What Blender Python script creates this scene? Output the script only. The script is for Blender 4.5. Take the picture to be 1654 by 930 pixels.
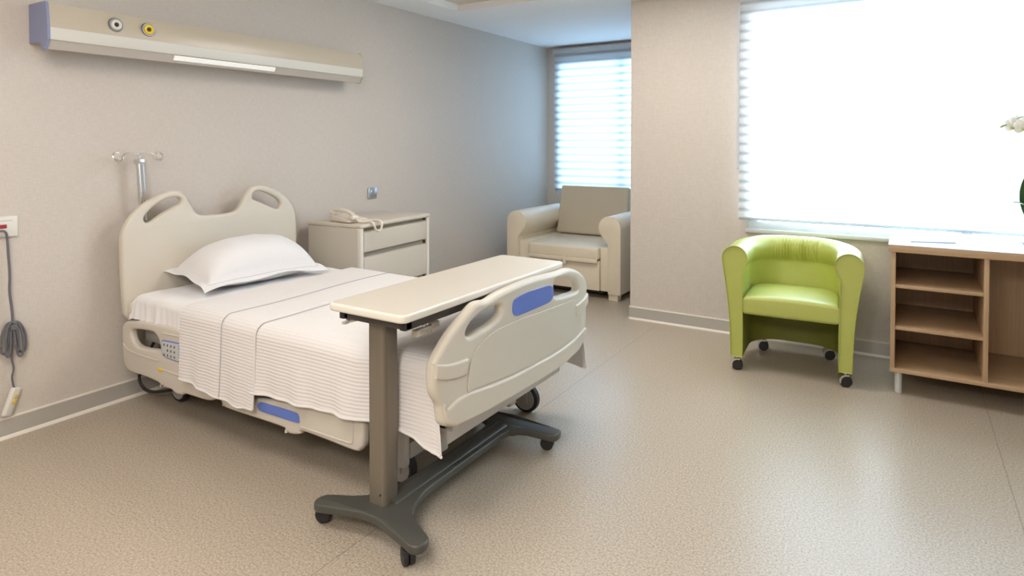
import bpy, bmesh, math, random
from mathutils import Vector, Matrix, Euler
random.seed(7)
for o in list(bpy.data.objects): bpy.data.objects.remove(o)
S = bpy.context.scene
COL = S.collection
R = math.radians

# ---------------------------------------------------------------- camera
cam = bpy.data.cameras.new('camera'); camo = bpy.data.objects.new('camera', cam); COL.objects.link(camo)
cam.sensor_width = 36.0; cam.lens = 1023.04 / 1654 * 36
cam.shift_y = -(465 - 252.25) / 1654
camo.location = (3.622, 0, 1.40); camo.rotation_euler = (R(90 - 1.146), 0, R(31.86))
cam.clip_start = 0.02
S.camera = camo
S.view_settings.view_transform = 'Standard'; S.view_settings.look = 'None'
S.view_settings.exposure = 0.0; S.view_settings.gamma = 1.0; S.view_settings.use_curve_mapping = False

# ---------------------------------------------------------------- light
w = bpy.data.worlds.new('World'); S.world = w; w.use_nodes = True
bg = w.node_tree.nodes['Background']; bg.inputs['Color'].default_value = (.62, .80, 1, 1); bg.inputs['Strength'].default_value = 1.6
def area(name, loc, rot, sx, sy, power, col):
    l = bpy.data.lights.new(name, 'AREA'); l.shape = 'RECTANGLE'; l.size = sx; l.size_y = sy; l.energy = power; l.color = col
    o = bpy.data.objects.new(name, l); COL.objects.link(o); o.location = loc; o.rotation_euler = rot
    return o
area('daylight_main_window', (3.95, 5.5, 1.75), (R(-90), 0, 0), 2.8, 2.2, 640, (.80, .91, 1))
area('daylight_alcove_window', (.95, 7.3, 1.75), (R(-90), 0, 0), 2.0, 2.0, 205, (.50, .74, 1))
area('ceiling_light_bedside', (1.7, .6, 2.56), (0, 0, 0), 1.4, .9, 29, (1, .95, .90))
area('ceiling_light_centre', (2.1, 3.5, 2.56), (0, 0, 0), 1.2, .8, 34, (1, .94, .87))
area('ceiling_light_entrance', (3.4, -1.2, 2.5), (0, 0, 0), 1.6, 1.2, 62, (1, .94, .88))
pt = bpy.data.lights.new('added_fill_light', 'POINT'); pt.shadow_soft_size = .22; pt.energy = 62; pt.color = (1, .96, .92)  # unseen fill light added behind the camera to brighten ceiling and walls
pto = bpy.data.objects.new('added_fill_light', pt); COL.objects.link(pto); pto.location = (3.0, -.55, 2.15)

# ---------------------------------------------------------------- materials
def mat(name, col, rough=.5, metal=0., spec=.5, bump=None, var=None, coat=0., sheen=0.):
    """procedural Principled material; bump=(kind, scale, strength), var=(scale, amount)"""
    m = bpy.data.materials.new(name); m.use_nodes = True; nt = m.node_tree; b = nt.nodes['Principled BSDF']
    c = (*col, 1)
    b.inputs['Base Color'].default_value = c; b.inputs['Roughness'].default_value = rough; b.inputs['Metallic'].default_value = metal
    b.inputs['Specular IOR Level'].default_value = spec; b.inputs['Coat Weight'].default_value = coat; b.inputs['Coat Roughness'].default_value = .38
    if sheen: b.inputs['Sheen Weight'].default_value = sheen
    tc = nt.nodes.new('ShaderNodeTexCoord')
    if var:
        n = nt.nodes.new('ShaderNodeTexNoise'); n.inputs['Scale'].default_value = var[0]; n.inputs['Detail'].default_value = 4
        nt.links.new(tc.outputs['Object'], n.inputs['Vector'])
        r = nt.nodes.new('ShaderNodeMapRange'); r.inputs[1].default_value = .3; r.inputs[2].default_value = .7
        r.inputs[3].default_value = 1 - var[1]; r.inputs[4].default_value = 1 + var[1]
        nt.links.new(n.outputs['Fac'], r.inputs[0])
        mx = nt.nodes.new('ShaderNodeVectorMath'); mx.operation = 'SCALE'; mx.inputs[0].default_value = col
        nt.links.new(r.outputs[0], mx.inputs['Scale']); nt.links.new(mx.outputs[0], b.inputs['Base Color'])
    if bump:
        if bump[0] == 'noise':
            t = nt.nodes.new('ShaderNodeTexNoise'); t.inputs['Detail'].default_value = 3
        elif bump[0] == 'vor':
            t = nt.nodes.new('ShaderNodeTexVoronoi')
        t.inputs['Scale'].default_value = bump[1]
        nt.links.new(tc.outputs['Object'], t.inputs['Vector'])
        bp = nt.nodes.new('ShaderNodeBump'); bp.inputs['Strength'].default_value = bump[2]; bp.inputs['Distance'].default_value = .002
        nt.links.new(t.outputs[0], bp.inputs['Height']); nt.links.new(bp.outputs[0], b.inputs['Normal'])
    return m

def wall_mat():
    m = mat('woven_wallpaper', (.60, .535, .47), .62); nt = m.node_tree; b = nt.nodes['Principled BSDF']
    geo = nt.nodes.new('ShaderNodeNewGeometry')
    fac = []
    for sc in ((260, 260, 26), (26, 26, 240)):
        mp = nt.nodes.new('ShaderNodeMapping'); mp.inputs['Scale'].default_value = sc
        nt.links.new(geo.outputs['Position'], mp.inputs['Vector'])
        n = nt.nodes.new('ShaderNodeTexNoise'); n.inputs['Scale'].default_value = 1; n.inputs['Detail'].default_value = 2
        nt.links.new(mp.outputs[0], n.inputs['Vector']); fac.append(n)
    ad = nt.nodes.new('ShaderNodeMath'); ad.operation = 'ADD'
    nt.links.new(fac[0].outputs['Fac'], ad.inputs[0]); nt.links.new(fac[1].outputs['Fac'], ad.inputs[1])
    r = nt.nodes.new('ShaderNodeMapRange'); r.inputs[1].default_value = .6; r.inputs[2].default_value = 1.4; r.inputs[3].default_value = .92; r.inputs[4].default_value = 1.08
    nt.links.new(ad.outputs[0], r.inputs[0])
    mx = nt.nodes.new('ShaderNodeVectorMath'); mx.operation = 'SCALE'; mx.inputs[0].default_value = (.585, .53, .475)
    nt.links.new(r.outputs[0], mx.inputs['Scale']); nt.links.new(mx.outputs[0], b.inputs['Base Color'])
    bp = nt.nodes.new('ShaderNodeBump'); bp.inputs['Strength'].default_value = .25; bp.inputs['Distance'].default_value = .0015
    nt.links.new(ad.outputs[0], bp.inputs['Height']); nt.links.new(bp.outputs[0], b.inputs['Normal'])
    return m

def floor_mat():
    m = mat('speckled_vinyl', (.45, .38, .29), .34); nt = m.node_tree; b = nt.nodes['Principled BSDF']
    geo = nt.nodes.new('ShaderNodeNewGeometry')
    n = nt.nodes.new('ShaderNodeTexNoise'); n.inputs['Scale'].default_value = 125; n.inputs['Detail'].default_value = 4; n.inputs['Roughness'].default_value = .7
    nt.links.new(geo.outputs['Position'], n.inputs['Vector'])
    cr = nt.nodes.new('ShaderNodeValToRGB')
    cr.color_ramp.elements[0].position = .32; cr.color_ramp.elements[0].color = (.26, .205, .145, 1)
    cr.color_ramp.elements[1].position = .68; cr.color_ramp.elements[1].color = (.59, .515, .42, 1)
    e = cr.color_ramp.elements.new(.5); e.color = (.43, .365, .285, 1)
    nt.links.new(n.outputs['Fac'], cr.inputs[0])
    # welded seams along y at x = 2.0 and x = 4.0 / 0.05
    sp = nt.nodes.new('ShaderNodeSeparateXYZ'); nt.links.new(geo.outputs['Position'], sp.inputs[0])
    md = nt.nodes.new('ShaderNodeMath'); md.operation = 'PINGPONG'; md.inputs[1].default_value = 1.0
    nt.links.new(sp.outputs['X'], md.inputs[0])
    lt = nt.nodes.new('ShaderNodeMath'); lt.operation = 'LESS_THAN'; lt.inputs[1].default_value = .0025
    nt.links.new(md.outputs[0], lt.inputs[0])
    mix = nt.nodes.new('ShaderNodeMix'); mix.data_type = 'RGBA'
    sc = nt.nodes.new('ShaderNodeMath'); sc.operation = 'MULTIPLY'; sc.inputs[1].default_value = .55
    nt.links.new(lt.outputs[0], sc.inputs[0]); nt.links.new(sc.outputs[0], mix.inputs['Factor'])
    nt.links.new(cr.outputs[0], mix.inputs['A']); mix.inputs['B'].default_value = (.2, .165, .12, 1)
    nt.links.new(mix.outputs['Result'], b.inputs['Base Color'])
    r = nt.nodes.new('ShaderNodeMapRange'); r.inputs[3].default_value = .27; r.inputs[4].default_value = .38
    nt.links.new(n.outputs['Fac'], r.inputs[0]); nt.links.new(r.outputs[0], b.inputs['Roughness'])
    bp = nt.nodes.new('ShaderNodeBump'); bp.inputs['Strength'].default_value = .12; bp.inputs['Distance'].default_value = .001
    nt.links.new(n.outputs['Fac'], bp.inputs['Height']); nt.links.new(bp.outputs[0], b.inputs['Normal'])
    return m

def wood_mat(name, c1, c2, axis=0):
    m = mat(name, c1, .42); nt = m.node_tree; b = nt.nodes['Principled BSDF']
    tc = nt.nodes.new('ShaderNodeTexCoord'); mp = nt.nodes.new('ShaderNodeMapping')
    s = [90, 90, 90]; s[axis] = 2.5
    mp.inputs['Scale'].default_value = s; nt.links.new(tc.outputs['Object'], mp.inputs[0])
    n = nt.nodes.new('ShaderNodeTexNoise'); n.inputs['Scale'].default_value = 1; n.inputs['Detail'].default_value = 3
    nt.links.new(mp.outputs[0], n.inputs['Vector'])
    cr = nt.nodes.new('ShaderNodeValToRGB'); cr.color_ramp.elements[0].position = .3; cr.color_ramp.elements[1].position = .7
    cr.color_ramp.elements[0].color = (*c2, 1); cr.color_ramp.elements[1].color = (*c1, 1)
    nt.links.new(n.outputs['Fac'], cr.inputs[0]); nt.links.new(cr.outputs[0], b.inputs['Base Color'])
    return m

def blind_mat():
    m = bpy.data.materials.new('sheer_blind_fabric'); m.use_nodes = True; nt = m.node_tree; nt.nodes.remove(nt.nodes['Principled BSDF'])
    out = nt.nodes['Material Output']
    d = nt.nodes.new('ShaderNodeBsdfDiffuse'); d.inputs[0].default_value = (.86, .87, .88, 1)
    t = nt.nodes.new('ShaderNodeBsdfTranslucent')
    uv = nt.nodes.new('ShaderNodeUVMap'); sp = nt.nodes.new('ShaderNodeSeparateXYZ'); nt.links.new(uv.outputs[0], sp.inputs[0])
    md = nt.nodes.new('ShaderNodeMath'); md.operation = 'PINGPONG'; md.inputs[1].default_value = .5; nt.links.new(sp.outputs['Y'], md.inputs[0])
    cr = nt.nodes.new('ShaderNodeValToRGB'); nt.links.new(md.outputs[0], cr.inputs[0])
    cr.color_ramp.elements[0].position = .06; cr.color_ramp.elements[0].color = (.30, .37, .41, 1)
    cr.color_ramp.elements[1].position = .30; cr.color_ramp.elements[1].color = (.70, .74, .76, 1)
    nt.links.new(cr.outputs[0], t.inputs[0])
    mx = nt.nodes.new('ShaderNodeMixShader'); mx.inputs[0].default_value = .55
    nt.links.new(d.outputs[0], mx.inputs[1]); nt.links.new(t.outputs[0], mx.inputs[2]); nt.links.new(mx.outputs[0], out.inputs['Surface'])
    return m

def glass_mat():
    m = bpy.data.materials.new('window_glass'); m.use_nodes = True; nt = m.node_tree; nt.nodes.remove(nt.nodes['Principled BSDF'])
    out = nt.nodes['Material Output']
    t = nt.nodes.new('ShaderNodeBsdfTransparent'); t.inputs[0].default_value = (.95, .98, 1, 1)
    g = nt.nodes.new('ShaderNodeBsdfGlossy'); g.inputs['Roughness'].default_value = .02
    f = nt.nodes.new('ShaderNodeFresnel'); f.inputs[0].default_value = 1.45
    mx = nt.nodes.new('ShaderNodeMixShader')
    nt.links.new(f.outputs[0], mx.inputs[0]); nt.links.new(t.outputs[0], mx.inputs[1]); nt.links.new(g.outputs[0], mx.inputs[2]); nt.links.new(mx.outputs[0], out.inputs['Surface'])
    return m

def waffle_mat(name, su, sv, k=.9):
    """woven ribs driven by the cloth's own UVs (metres along bed, metres across)"""
    m = mat(name, (.83, .81, .80), .85, sheen=.2); nt = m.node_tree; b = nt.nodes['Principled BSDF']
    uv = nt.nodes.new('ShaderNodeUVMap'); sp = nt.nodes.new('ShaderNodeSeparateXYZ'); nt.links.new(uv.outputs[0], sp.inputs[0])
    hs = []
    for ax, fr, am in (('Y', sv, 1.0), ('X', su, .35)):
        mu = nt.nodes.new('ShaderNodeMath'); mu.operation = 'MULTIPLY'; mu.inputs[1].default_value = fr * 2 * math.pi
        nt.links.new(sp.outputs[ax], mu.inputs[0])
        si = nt.nodes.new('ShaderNodeMath'); si.operation = 'SINE'; nt.links.new(mu.outputs[0], si.inputs[0])
        am_ = nt.nodes.new('ShaderNodeMath'); am_.operation = 'MULTIPLY'; am_.inputs[1].default_value = am; nt.links.new(si.outputs[0], am_.inputs[0])
        hs.append(am_)
    ad = nt.nodes.new('ShaderNodeMath'); ad.operation = 'ADD'; nt.links.new(hs[0].outputs[0], ad.inputs[0]); nt.links.new(hs[1].outputs[0], ad.inputs[1])
    bp = nt.nodes.new('ShaderNodeBump'); bp.inputs['Strength'].default_value = k; bp.inputs['Distance'].default_value = .0006
    nt.links.new(ad.outputs[0], bp.inputs['Height']); nt.links.new(bp.outputs[0], b.inputs['Normal'])
    return m

def speaker_emit(name, col, st):
    m = bpy.data.materials.new(name); m.use_nodes = True; b = m.node_tree.nodes['Principled BSDF']
    b.inputs['Base Color'].default_value = (.8, .8, .8, 1); b.inputs['Emission Color'].default_value = (*col, 1); b.inputs['Emission Strength'].default_value = st
    return m

M = dict(
    wall=wall_mat(), floor=floor_mat(), ceiling=mat('ceiling_paint', (.90, .90, .895), .8), tan=mat('ceiling_tray_paint', (.76, .72, .66), .8),
    base=mat('brushed_skirting', (.50, .48, .44), .38, metal=.25), base_edge=mat('skirting_edge', (.76, .71, .64), .4),
    bed=mat('bed_plastic', (.625, .58, .495), .36, bump=('noise', 900, .08)), bed_rail=mat('rail_plastic', (.61, .565, .495), .38, bump=('noise', 900, .08)),
    groove=mat('seam_shadow_gap', (.30, .27, .22), .7),
    blue=mat('blue_plastic', (.115, .19, .56), .42), grey_plastic=mat('grey_housing', (.48, .46, .43), .45),
    dark=mat('black_rubber', (.016, .016, .017), .5), wheelgrey=mat('wheel_hub_grey', (.42, .41, .40), .45),
    steel=mat('chrome_steel', (.72, .72, .72), .2, metal=1), frame=mat('dark_painted_steel', (.055, .05, .045), .45),
    column=mat('taupe_painted_column', (.205, .175, .135), .42, metal=.25), tbase=mat('grey_green_cast_base', (.070, .070, .060), .4),
    ttop=mat('cream_laminate', (.60, .55, .465), .42), tedge=mat('cream_moulded_edge', (.74, .70, .63), .38),
    sheet=mat('white_cotton_sheet', (.80, .79, .80), .9, bump=('noise', 30, .35), sheen=.2), pillow=mat('white_cotton_pillowcase', (.74, .73, .735), .9, bump=('noise', 14, .5), sheen=.2),
    waffle=mat('white_waffle_weave', (.74, .715, .705), .9), thread=mat('grey_stitching', (.42, .41, .42), .9), hem=mat('white_hem', (.72, .70, .68), .9),
    night=mat('nightstand_laminate', (.60, .545, .46), .42), nightd=mat('drawer_laminate', (.56, .505, .425), .42), phone=mat('phone_plastic', (.70, .64, .55), .35),
    lampb=mat('lamp_beige_enamel', (.52, .46, .36), .28), lampw=mat('lamp_pale_enamel', (.66, .64, .58), .4), lampend=mat('lamp_blue_grey_end', (.24, .27, .43), .45),
    lampu=mat('lamp_underside', (.50, .46, .41), .4), tube=speaker_emit('lit_lamp_diffuser', (1, .98, .94), .28),
    yellow=mat('yellow_ring', (.80, .56, .03), .4), white=mat('white_plastic', (.72, .70, .64), .4), red=mat('red_key', (.35, .02, .02), .4), hole=mat('socket_hole', (.05, .03, .015), .6),
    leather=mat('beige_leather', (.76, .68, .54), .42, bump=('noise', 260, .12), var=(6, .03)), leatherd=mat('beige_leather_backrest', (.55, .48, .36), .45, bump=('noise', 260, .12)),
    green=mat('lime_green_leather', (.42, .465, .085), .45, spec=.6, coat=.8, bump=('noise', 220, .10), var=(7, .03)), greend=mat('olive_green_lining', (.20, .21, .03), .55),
    blind=blind_mat(), rail=mat('blind_headrail', (.55, .56, .58), .5), glass=glass_mat(), wframe=mat('window_frame_aluminium', (.62, .64, .64), .4, metal=.2),
    wood=wood_mat('oak_laminate_horizontal', (.50, .345, .205), (.43, .29, .165), 0), woodv=wood_mat('oak_laminate_vertical', (.50, .345, .205), (.43, .29, .165), 2),
    ctop=mat('white_gloss_worktop', (.48, .49, .53), .35), paper=mat('pale_blue_paper', (.26, .32, .37), .35),
    leaf=mat('dark_orchid_leaf', (.02, .075, .015), .3), petal=mat('cream_white_petal', (.85, .83, .76), .6), bud=mat('green_bud', (.38, .42, .12), .5), stem=mat('orchid_stem', (.16, .22, .06), .5),
    soil=mat('potting_bark', (.09, .055, .03), .9, bump=('noise', 80, 1)), pot=mat('white_glazed_pot', (.75, .76, .78), .15),
    outring=mat('dark_chrome_ring', (.30, .30, .31), .35, metal=.9), socket=mat('brushed_metal_switch', (.50, .54, .60), .28, metal=.8), cable=mat('grey_cable', (.135, .135, .15), .5), orange=mat('orange_cover', (.50, .13, .03), .5), lcd=mat('panel_foil', (.55, .56, .55), .4),
    ink=mat('dark_print', (.07, .08, .12), .5), ledg=mat('green_key', (.10, .42, .20), .5))

# ---------------------------------------------------------------- helpers
def xf(root):
    return Matrix.Translation(root['_l']) @ Euler((0, 0, root['_r'])).to_matrix().to_4x4() if root is not None and '_l' in root else Matrix()
def tag(o, label, cat=None, group=None):
    o['label'] = label
    if cat: o['category'] = cat
    if group: o['group'] = group
    return o
def thing(name, label, cat, loc, rz=0, group=None):
    o = bpy.data.objects.new(name, None); COL.objects.link(o); o.empty_display_size = .1
    o.location = loc; o.rotation_euler = (0, 0, rz); o['_l'] = list(loc); o['_r'] = rz
    return tag(o, label, cat, group)
def root_of(o):
    while o is not None and '_l' not in o: o = o.parent
    return o
def link(name, me, m, parent=None, local=False, smooth=True, ang=35):
    """one mesh object; geometry given in world metres unless local"""
    o = bpy.data.objects.new(name, me); COL.objects.link(o)
    if m is not None:
        me.materials.clear()
        for k in (m if isinstance(m, (list, tuple)) else [m]): me.materials.append(M[k])
    if parent is not None:
        if not local: me.transform(xf(root_of(parent)).inverted())
        o.parent = parent
    if smooth:
        for p in me.polygons: p.use_smooth = True
        me.set_sharp_from_angle(angle=R(ang))
    else:
        for p in me.polygons: p.use_smooth = False
    return o
def own_origin(o, loc):
    """top-level mesh: move its origin to loc"""
    o.data.transform(Matrix.Translation(Vector(loc)).inverted()); o.location = loc; return o
def bm_mesh(bm, name='m'):
    bmesh.ops.recalc_face_normals(bm, faces=bm.faces)
    me = bpy.data.meshes.new(name); bm.to_mesh(me); bm.free(); return me
def add_box(bm, x0, x1, y0, y1, z0, z1, r=0, seg=2, rot=None):
    b2 = bmesh.new()
    bmesh.ops.create_cube(b2, size=1)
    for v in b2.verts: v.co = Vector(((x0 + x1) / 2 + v.co.x * (x1 - x0), (y0 + y1) / 2 + v.co.y * (y1 - y0), (z0 + z1) / 2 + v.co.z * (z1 - z0)))
    if r: bmesh.ops.bevel(b2, geom=list(b2.edges), offset=r, segments=seg, profile=.5, affect='EDGES')
    if rot is not None: bmesh.ops.transform(b2, matrix=rot, verts=b2.verts)
    me = bpy.data.meshes.new('t'); b2.to_mesh(me); b2.free(); bm.from_mesh(me); bpy.data.meshes.remove(me)
def box(name, x0, x1, y0, y1, z0, z1, m, parent=None, r=0, seg=2, local=False, rot=None):
    bm = bmesh.new(); add_box(bm, x0, x1, y0, y1, z0, z1, r, seg, rot); return link(name, bm_mesh(bm), m, parent, local)
def catmull(p, n=6, closed=False):
    p = [Vector(q) for q in p]; out = []; N = len(p)
    rng = range(N) if closed else range(N - 1)
    for i in rng:
        if closed: a, b, c, d = p[i - 1], p[i], p[(i + 1) % N], p[(i + 2) % N]
        else: a, b, c, d = p[max(i - 1, 0)], p[i], p[i + 1], p[min(i + 2, N - 1)]
        for k in range(n):
            t = k / n
            out.append(.5 * ((2 * b) + (c - a) * t + (2 * a - 5 * b + 4 * c - d) * t * t + (3 * b - a - 3 * c + d) * t ** 3))
    if not closed: out.append(p[-1])
    return out
def add_tube(bm, pts, r, n=10, closed=False, sy=1.0):
    pts = [Vector(p) for p in pts]; N = len(pts); rings = []
    up = None
    for i, p in enumerate(pts):
        if closed: t = pts[(i + 1) % N] - pts[i - 1]
        else: t = pts[min(i + 1, N - 1)] - pts[max(i - 1, 0)]
        t.normalize()
        if up is None:
            up = Vector((0, 0, 1)) if abs(t.z) < .9 else Vector((1, 0, 0))
        s = t.cross(up)
        if s.length < 1e-5: s = t.orthogonal()
        s.normalize(); up = s.cross(t).normalized()
        rr = r[i] if isinstance(r, (list, tuple)) else r
        rings.append([bm.verts.new(p + s * math.cos(a) * rr + up * math.sin(a) * rr * sy) for a in [2 * math.pi * k / n for k in range(n)]])
    for i in range(N if closed else N - 1):
        a, b = rings[i], rings[(i + 1) % N]
        for k in range(n): bm.faces.new((a[k], a[(k + 1) % n], b[(k + 1) % n], b[k]))
    if not closed:
        bm.faces.new(rings[0][::-1]); bm.faces.new(rings[-1])
def tube(name, pts, r, m, parent=None, n=10, closed=False, local=False, sy=1.0):
    bm = bmesh.new(); add_tube(bm, pts, r, n, closed, sy); return link(name, bm_mesh(bm), m, parent, local)
def add_lathe(bm, prof, c, axis='Z', n=28):
    """prof: (radius, height) pairs about an axis through c"""
    c = Vector(c); rings = []
    def P(r, h, a):
        if axis == 'Z': return c + Vector((r * math.cos(a), r * math.sin(a), h))
        if axis == 'Y': return c + Vector((r * math.cos(a), h, r * math.sin(a)))
        return c + Vector((h, r * math.cos(a), r * math.sin(a)))
    for r, h in prof:
        rings.append([bm.verts.new(P(max(r, 1e-5), h, 2 * math.pi * k / n)) for k in range(n)])
    for i in range(len(rings) - 1):
        a, b = rings[i], rings[i + 1]
        for k in range(n): bm.faces.new((a[k], a[(k + 1) % n], b[(k + 1) % n], b[k]))
    bm.faces.new(rings[0][::-1]); bm.faces.new(rings[-1])
def lathe(name, prof, c, m, parent=None, axis='Z', n=28, local=False):
    bm = bmesh.new(); add_lathe(bm, prof, c, axis, n); return link(name, bm_mesh(bm), m, parent, local)
def add_prism(bm, poly, h0, h1, plane='XZ'):
    """poly extruded between h0 and h1 along the third axis"""
    def P(a, b, h):
        return {'XZ': (a, h, b), 'YZ': (h, a, b), 'XY': (a, b, h)}[plane]
    A = [bm.verts.new(P(a, b, h0)) for a, b in poly]; B = [bm.verts.new(P(a, b, h1)) for a, b in poly]; n = len(poly)
    bm.faces.new(A); bm.faces.new(B[::-1])
    for i in range(n): bm.faces.new((A[i], B[i], B[(i + 1) % n], A[(i + 1) % n]))
def prism(name, poly, h0, h1, m, parent=None, plane='XZ', r=0, seg=2, local=False, ang=35):
    bm = bmesh.new(); add_prism(bm, poly, h0, h1, plane)
    bmesh.ops.recalc_face_normals(bm, faces=bm.faces)
    if r:
        es = [e for e in bm.edges if e.is_manifold and e.calc_face_angle(0) > R(40)]
        bmesh.ops.bevel(bm, geom=es, offset=r, segments=seg, profile=.5, affect='EDGES')
    return link(name, bm_mesh(bm), m, parent, local, ang=ang)
def sm2(pts, n=5, closed=True):
    return [(v.x, v.y) for v in catmull([(a, b, 0) for a, b in pts], n, closed)]
def plate(name, outer, holes, c, th, bev, m, parent, plane='YZ', bow=None, cuts=0, local=False, res=3):
    """rounded board with real holes: outline in the board's plane, centred at c along the third axis"""
    cu = bpy.data.curves.new('c', 'CURVE'); cu.dimensions = '2D'; cu.fill_mode = 'BOTH'
    for poly in [outer] + list(holes):
        sp = cu.splines.new('POLY'); sp.points.add(len(poly) - 1)
        for i, (a, b) in enumerate(poly): sp.points[i].co = (a, b, 0, 1)
        sp.use_cyclic_u = True
    cu.extrude = max(th / 2 - bev, 0); cu.bevel_depth = bev; cu.bevel_resolution = res; cu.offset = -bev
    o = bpy.data.objects.new('c', cu); COL.objects.link(o)
    dg = bpy.context.evaluated_depsgraph_get(); me = bpy.data.meshes.new_from_object(o.evaluated_get(dg))
    bpy.data.objects.remove(o); bpy.data.curves.remove(cu)
    bm = bmesh.new(); bm.from_mesh(me); bpy.data.meshes.remove(me)
    bmesh.ops.remove_doubles(bm, verts=bm.verts, dist=1e-5)
    if cuts:
        lo = min(p[0] for p in outer); hi = max(p[0] for p in outer)
        for i in range(1, cuts):
            bmesh.ops.bisect_plane(bm, geom=bm.verts[:] + bm.edges[:] + bm.faces[:], plane_co=(lo + (hi - lo) * i / cuts, 0, 0), plane_no=(1, 0, 0))
    for v in bm.verts:
        a, b, h = v.co
        off = bow(a) if bow else 0
        v.co = {'YZ': (c + h + off, a, b), 'XZ': (a, c + h + off, b), 'XY': (a, b, c + h + off)}[plane]
    return link(name, bm_mesh(bm), m, parent, local, ang=40)
def grid(name, fn, nu, nv, m, parent=None, thick=0, local=False, uvf=None, ang=60):
    bm = bmesh.new(); V = [[bm.verts.new(fn(i / nu, j / nv)) for j in range(nv + 1)] for i in range(nu + 1)]
    uvl = bm.loops.layers.uv.new('UVMap') if uvf else None
    for i in range(nu):
        for j in range(nv):
            f = bm.faces.new((V[i][j], V[i + 1][j], V[i + 1][j + 1], V[i][j + 1]))
            if uvf:
                for l, (a, b) in zip(f.loops, ((i, j), (i + 1, j), (i + 1, j + 1), (i, j + 1))): l[uvl].uv = uvf(a / nu, b / nv)
    if thick:
        bm.normal_update(); bmesh.ops.solidify(bm, geom=bm.faces[:], thickness=thick); bmesh.ops.recalc_face_normals(bm, faces=bm.faces)
    me = bpy.data.meshes.new('g'); bm.to_mesh(me); bm.free()
    return link(name, me, m, parent, local, ang=ang)
def struct(o):
    o['kind'] = 'structure'; return o
def lerp(a, b, t): return a + (b - a) * t
def interp(tab, x):
    if x <= tab[0][0]: return tab[0][1]
    for (a, b), (c, d) in zip(tab, tab[1:]):
        if x <= c: return lerp(b, d, (x - a) / (c - a))
    return tab[-1][1]
HB_OUT = [(1.7299, 0.8055), (1.731, 0.8997), (1.7451, 0.9531), (1.7799, 1.0128), (1.8386, 1.0675), (1.9112, 1.1067), (1.9862, 1.1347), (2.0462, 1.1326), (2.0809, 1.103), (2.1072, 1.0581), (2.1427, 1.0032), (2.1885, 0.9815), (2.2836, 0.9768), (2.3728, 0.9802), (2.4138, 0.9967), (2.4453, 1.0404), (2.4773, 1.0986), (2.5203, 1.1307), (2.5748, 1.1352), (2.6417, 1.1199), (2.722, 1.0827), (2.7928, 1.0232), (2.8348, 0.9596), (2.8501, 0.8774), (2.8541, 0.7656)]
HB_H1 = [(1.8481, 0.994), (1.8619, 1.021), (1.9107, 1.0616), (1.9688, 1.09), (2.0285, 1.0982), (2.0544, 1.0836), (2.0497, 1.0585), (2.0107, 1.0406), (1.943, 1.0092), (1.8854, 0.9739), (1.8573, 0.9728)]
HB_H2 = [(2.5195, 1.0487), (2.5198, 1.0817), (2.5525, 1.0985), (2.6076, 1.0902), (2.6868, 1.0508), (2.7237, 1.0137), (2.7152, 0.98), (2.6861, 0.9747), (2.6069, 1.0133), (2.5357, 1.0428)]
FB_OUT = [(1.7336, 0.4199), (1.7684, 0.3986), (1.8452, 0.3865), (2.3287, 0.3752), (2.6464, 0.371), (2.842, 0.3864), (2.905, 0.4815), (2.9182, 0.6107), (2.9176, 0.6976), (2.8396, 0.7593), (2.6889, 0.8075), (2.561, 0.8141), (2.2963, 0.8292), (2.0819, 0.82), (1.9935, 0.8056), (1.9586, 0.8081), (1.9137, 0.808), (1.8495, 0.7762), (1.7791, 0.7324), (1.722, 0.6815), (1.6936, 0.6492), (1.6855, 0.6208), (1.6853, 0.5782), (1.6941, 0.5327), (1.7183, 0.4903), (1.7244, 0.458)]
FB_H1 = [(1.8585, 0.7022), (1.8621, 0.7246), (1.9063, 0.7542), (1.9919, 0.7712), (2.0588, 0.7707), (2.0761, 0.753), (2.0674, 0.7299), (2.0082, 0.709), (1.9366, 0.6995), (1.8839, 0.6936)]
FB_H2 = [(2.5183, 0.7801), (2.5795, 0.7767), (2.6519, 0.769), (2.7544, 0.7348), (2.7935, 0.7003), (2.7833, 0.6817), (2.6673, 0.6895), (2.5319, 0.7057), (2.5145, 0.7359)]
FB_BLUE = [(2.1485, 0.7577), (2.1626, 0.7727), (2.1962, 0.7787), (2.2565, 0.7824), (2.3203, 0.7804), (2.4359, 0.7754), (2.4757, 0.7665), (2.4924, 0.7518), (2.4963, 0.7224), (2.4797, 0.7059), (2.4484, 0.6985), (2.3204, 0.699), (2.2463, 0.6997), (2.1865, 0.7017), (2.1597, 0.7089), (2.1466, 0.7273)]
FB_PANEL = [(1.8575, 0.497), (1.8651, 0.5737), (1.8867, 0.6159), (1.9197, 0.6487), (2.019, 0.6804), (2.2197, 0.6848), (2.563, 0.6635), (2.7393, 0.6492), (2.8273, 0.6084), (2.8543, 0.5413), (2.8467, 0.4776), (2.5637, 0.4634), (2.3445, 0.4685), (2.1486, 0.4743), (2.0188, 0.4834), (1.9028, 0.4943)]
FB_SKIRT = [(1.7396, 0.53), (1.8181, 0.5042), (1.9028, 0.4895), (2.0188, 0.4776), (2.1486, 0.4682), (2.3445, 0.4621), (2.5637, 0.4548), (2.7403, 0.4601), (2.8904, 0.4755), (2.8632, 0.4167), (2.6463, 0.3783), (2.3287, 0.3806), (1.8452, 0.391), (1.7749, 0.4029), (1.7399, 0.4264), (1.7319, 0.4943)]
FB_BUMP = [(1.69, 0.6439), (1.7494, 0.6285), (1.8083, 0.6226), (1.8578, 0.6197), (1.8556, 0.5628), (1.7981, 0.5651), (1.7397, 0.574), (1.6907, 0.5933)]
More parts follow.
